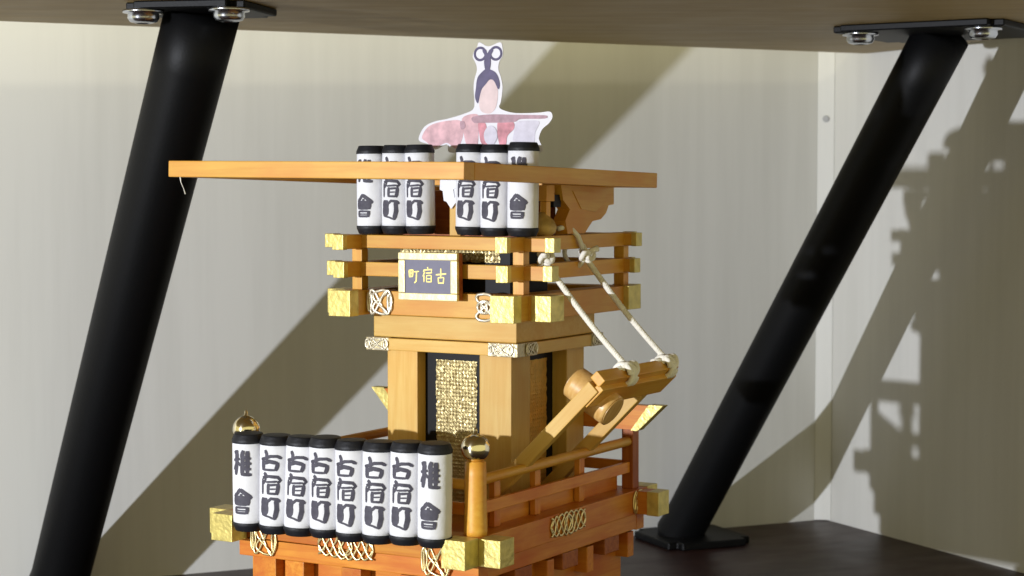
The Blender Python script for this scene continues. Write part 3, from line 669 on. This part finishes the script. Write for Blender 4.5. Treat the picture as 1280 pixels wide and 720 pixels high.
names = ['leftmost lantern of the lower front row, white paper with two large characters', 'second lantern from the left in the lower front row, three characters',
 'third lantern from the left in the lower front row, three characters', 'fourth lantern from the left in the lower front row, three characters',
 'fourth lantern from the right in the lower front row, three characters', 'third lantern from the right in the lower front row, three characters',
 'second lantern from the right in the lower front row, three characters', 'rightmost lantern of the lower front row, beside the ball-topped post']
rl = random.Random(11)
for i, (u, lb) in enumerate(zip(low_u, names)):
    lantern(2 if i in (0, 7) else 3, u, -13.2 + rl.uniform(-.5, .5), 63.0 + i*0.30 + rl.uniform(-.4, .4), lb, 'lanterns hung along the lower front railing',
            R(rl.uniform(-1.6, 1.6)), R(rl.uniform(-1.2, 1.2) + 0.8), R(rl.uniform(9, 20)), 1.02)
up = [(-86.9, 2, 'leftmost lantern on the upper front rail, behind the top frame'), (-73.6, 3, 'second lantern from the left on the upper front rail'), (-60.7, 3, 'upper lantern just left of the white zigzag paper and mast'),
      (-35.0, 3, 'upper lantern just right of the white zigzag paper and mast'), (-22.4, 3, 'second lantern from the right on the upper front rail'), (-8.9, 2, 'rightmost lantern on the upper front rail, beside the carved bracket')]
for i, (u, kd, lb) in enumerate(up):
    lantern(kd, u, 53.2, 186.8 + rl.uniform(0, .4), lb, 'lanterns standing on the upper front rail', R(rl.uniform(-.6, .6)), R(rl.uniform(-.7, .7)), R(rl.uniform(6, 15)), 0.965 if i not in (5,) else 0.985)

# drum slung between the swing-out arms
drum = bpy.data.objects.new('small_drum', None); col.objects.link(drum)
DM = FM @ Matrix.Translation(P3(24.8, 54.5, 120.4)) @ Matrix.Rotation(R(90+32), 4, 'Y')
drum.matrix_world = DM
tag(drum, 'small turned wooden drum tilted between the swing-out arms', 'drum')
hl = 10.6*k
bm = bmesh.new(); prof = [(7.0*k + 0.4*k*math.sin(math.pi*i/12), -hl + 2*hl*i/12) for i in range(13)]
dbody = link('drum_body', from_bm('drum_body', lathe_bm(prof, 40, bm), False), 'drum', drum)
for p in dbody.data.polygons: p.use_smooth = abs(p.normal.z) < 0.6
for s in (-1, 1):
    h = link('drum_head', from_bm('drum_head', lathe_bm([(6.5*k, 0), (6.5*k, 0.35*k), (6.1*k, 0.5*k)], 36)), 'drum', drum); h.location = (0, 0, s*hl if s > 0 else -hl-0.5*k)

# paper cut-out figure behind the upper lanterns
def fxy(pts, x0=610.0, y0=190.0):   # outline in 1/2.4 (across) and 1/3 (up) drawing mm
    return [((x-x0)/2.395*k, (y0-y)/3.0*k) for x, y in pts]
fig = bpy.data.objects.new('paper_figure', None); col.objects.link(fig)
fig.matrix_world = FM @ Matrix.Translation(P3(-42.6, 80, 225.6)) @ Matrix.Rotation(R(3), 4, 'Z')
tag(fig, 'printed paper cut-out figure with looped headdress standing above the top frame', 'paper figure')
out = [(600, 51), (611, 57), (625, 52), (628, 60), (628, 70), (624, 78), (623, 88), (626, 98), (628, 112), (626, 130), (624, 138), (632, 143), (645, 146), (670, 146), (684, 145), (687, 152), (683, 160), (675, 168), (671, 180), (670, 200),
       (590, 204), (572, 198), (562, 196), (560, 186), (545, 193), (538, 186), (527, 182), (525, 176), (532, 162), (545, 155), (560, 152), (580, 146), (592, 140), (594, 130), (593, 112), (594, 100), (597, 88), (596, 80), (592, 70), (594, 62), (597, 58)]
bm = prism_bm(fxy(smooth_closed(out, 4)), 0.45*k)
link('paper_sheet', from_bm('paper_sheet', bm), 'fig_white', fig)
def patch(name, pts, mat, lift, sub=4):
    bm = prism_bm(fxy(smooth_closed(pts, sub)), 0.12*k); o = link(name, from_bm(name, bm), mat, fig); o.location = (0, -(0.29+lift*.06)*k, 0)
patch('printed_robe', [(529, 176), (536, 163), (548, 157), (566, 154), (578, 156), (580, 175), (572, 192), (560, 184), (545, 190), (534, 182)], 'fig_pink', 0)
patch('printed_robe', [(579, 152), (592, 146), (600, 150), (599, 170), (597, 190), (586, 190), (581, 172)], 'fig_pink', 1)
patch('printed_face', [(600, 128), (603, 112), (610, 102), (616, 100), (622, 112), (622, 128), (619, 140), (612, 146), (602, 142)], 'fig_skin', 1)
patch('printed_hair', [(596, 112), (598, 98), (604, 90), (608, 87), (612, 87), (619, 91), (623, 98), (625, 108), (623, 114), (618, 103), (613, 101), (608, 107), (603, 114), (600, 126), (598, 132), (595, 124)], 'fig_purple', 2)
patch('printed_headdress', [(608, 90), (606, 78), (607, 70), (604, 62), (608, 61), (610, 66), (613, 61), (617, 62), (614, 70), (614, 80), (612, 90)], 'fig_purple', 3)
for cx in (601.2, 620.0):
    bm = bmesh.new(); pts = [((cx-610+6.6*math.cos(t))/2.395*k, -0.36*k, (190-66.5+8.6*math.sin(t)*0.95)/3.0*k) for t in [2*math.pi*i/28 for i in range(28)]]
    tube_bm(pts, 0.55*k, 6, bm, True)
    for vv in bm.verts: vv.co.y = -0.33*k + (vv.co.y+0.36*k)*0.3
    link('printed_headdress_loop', from_bm('printed_headdress_loop', bm), 'fig_purple', fig)
patch('printed_sash', [(592, 150), (612, 147), (640, 148), (664, 149), (680, 150), (678, 154), (650, 154), (640, 158), (600, 158), (593, 157)], 'fig_mauve', 3)
patch('printed_red_panel', [(599, 158), (607, 158), (610, 172), (612, 188), (603, 186), (600, 172)], 'fig_red', 2)
patch('printed_red_panel', [(624, 155), (640, 157), (642, 166), (634, 176), (632, 188), (625, 188), (622, 170)], 'fig_red', 2)
patch('printed_grey_disc', [(606, 172), (612, 162), (620, 166), (622, 178), (616, 188), (608, 184)], 'fig_grey', 4)
patch('printed_sleeve', [(645, 158), (660, 156), (672, 158), (667, 172), (664, 188), (642, 188), (642, 170)], 'fig_grey', 1)
patch('printed_dark_spot', [(577, 156), (582, 156), (583, 164), (578, 166)], 'fig_mauve', 4)
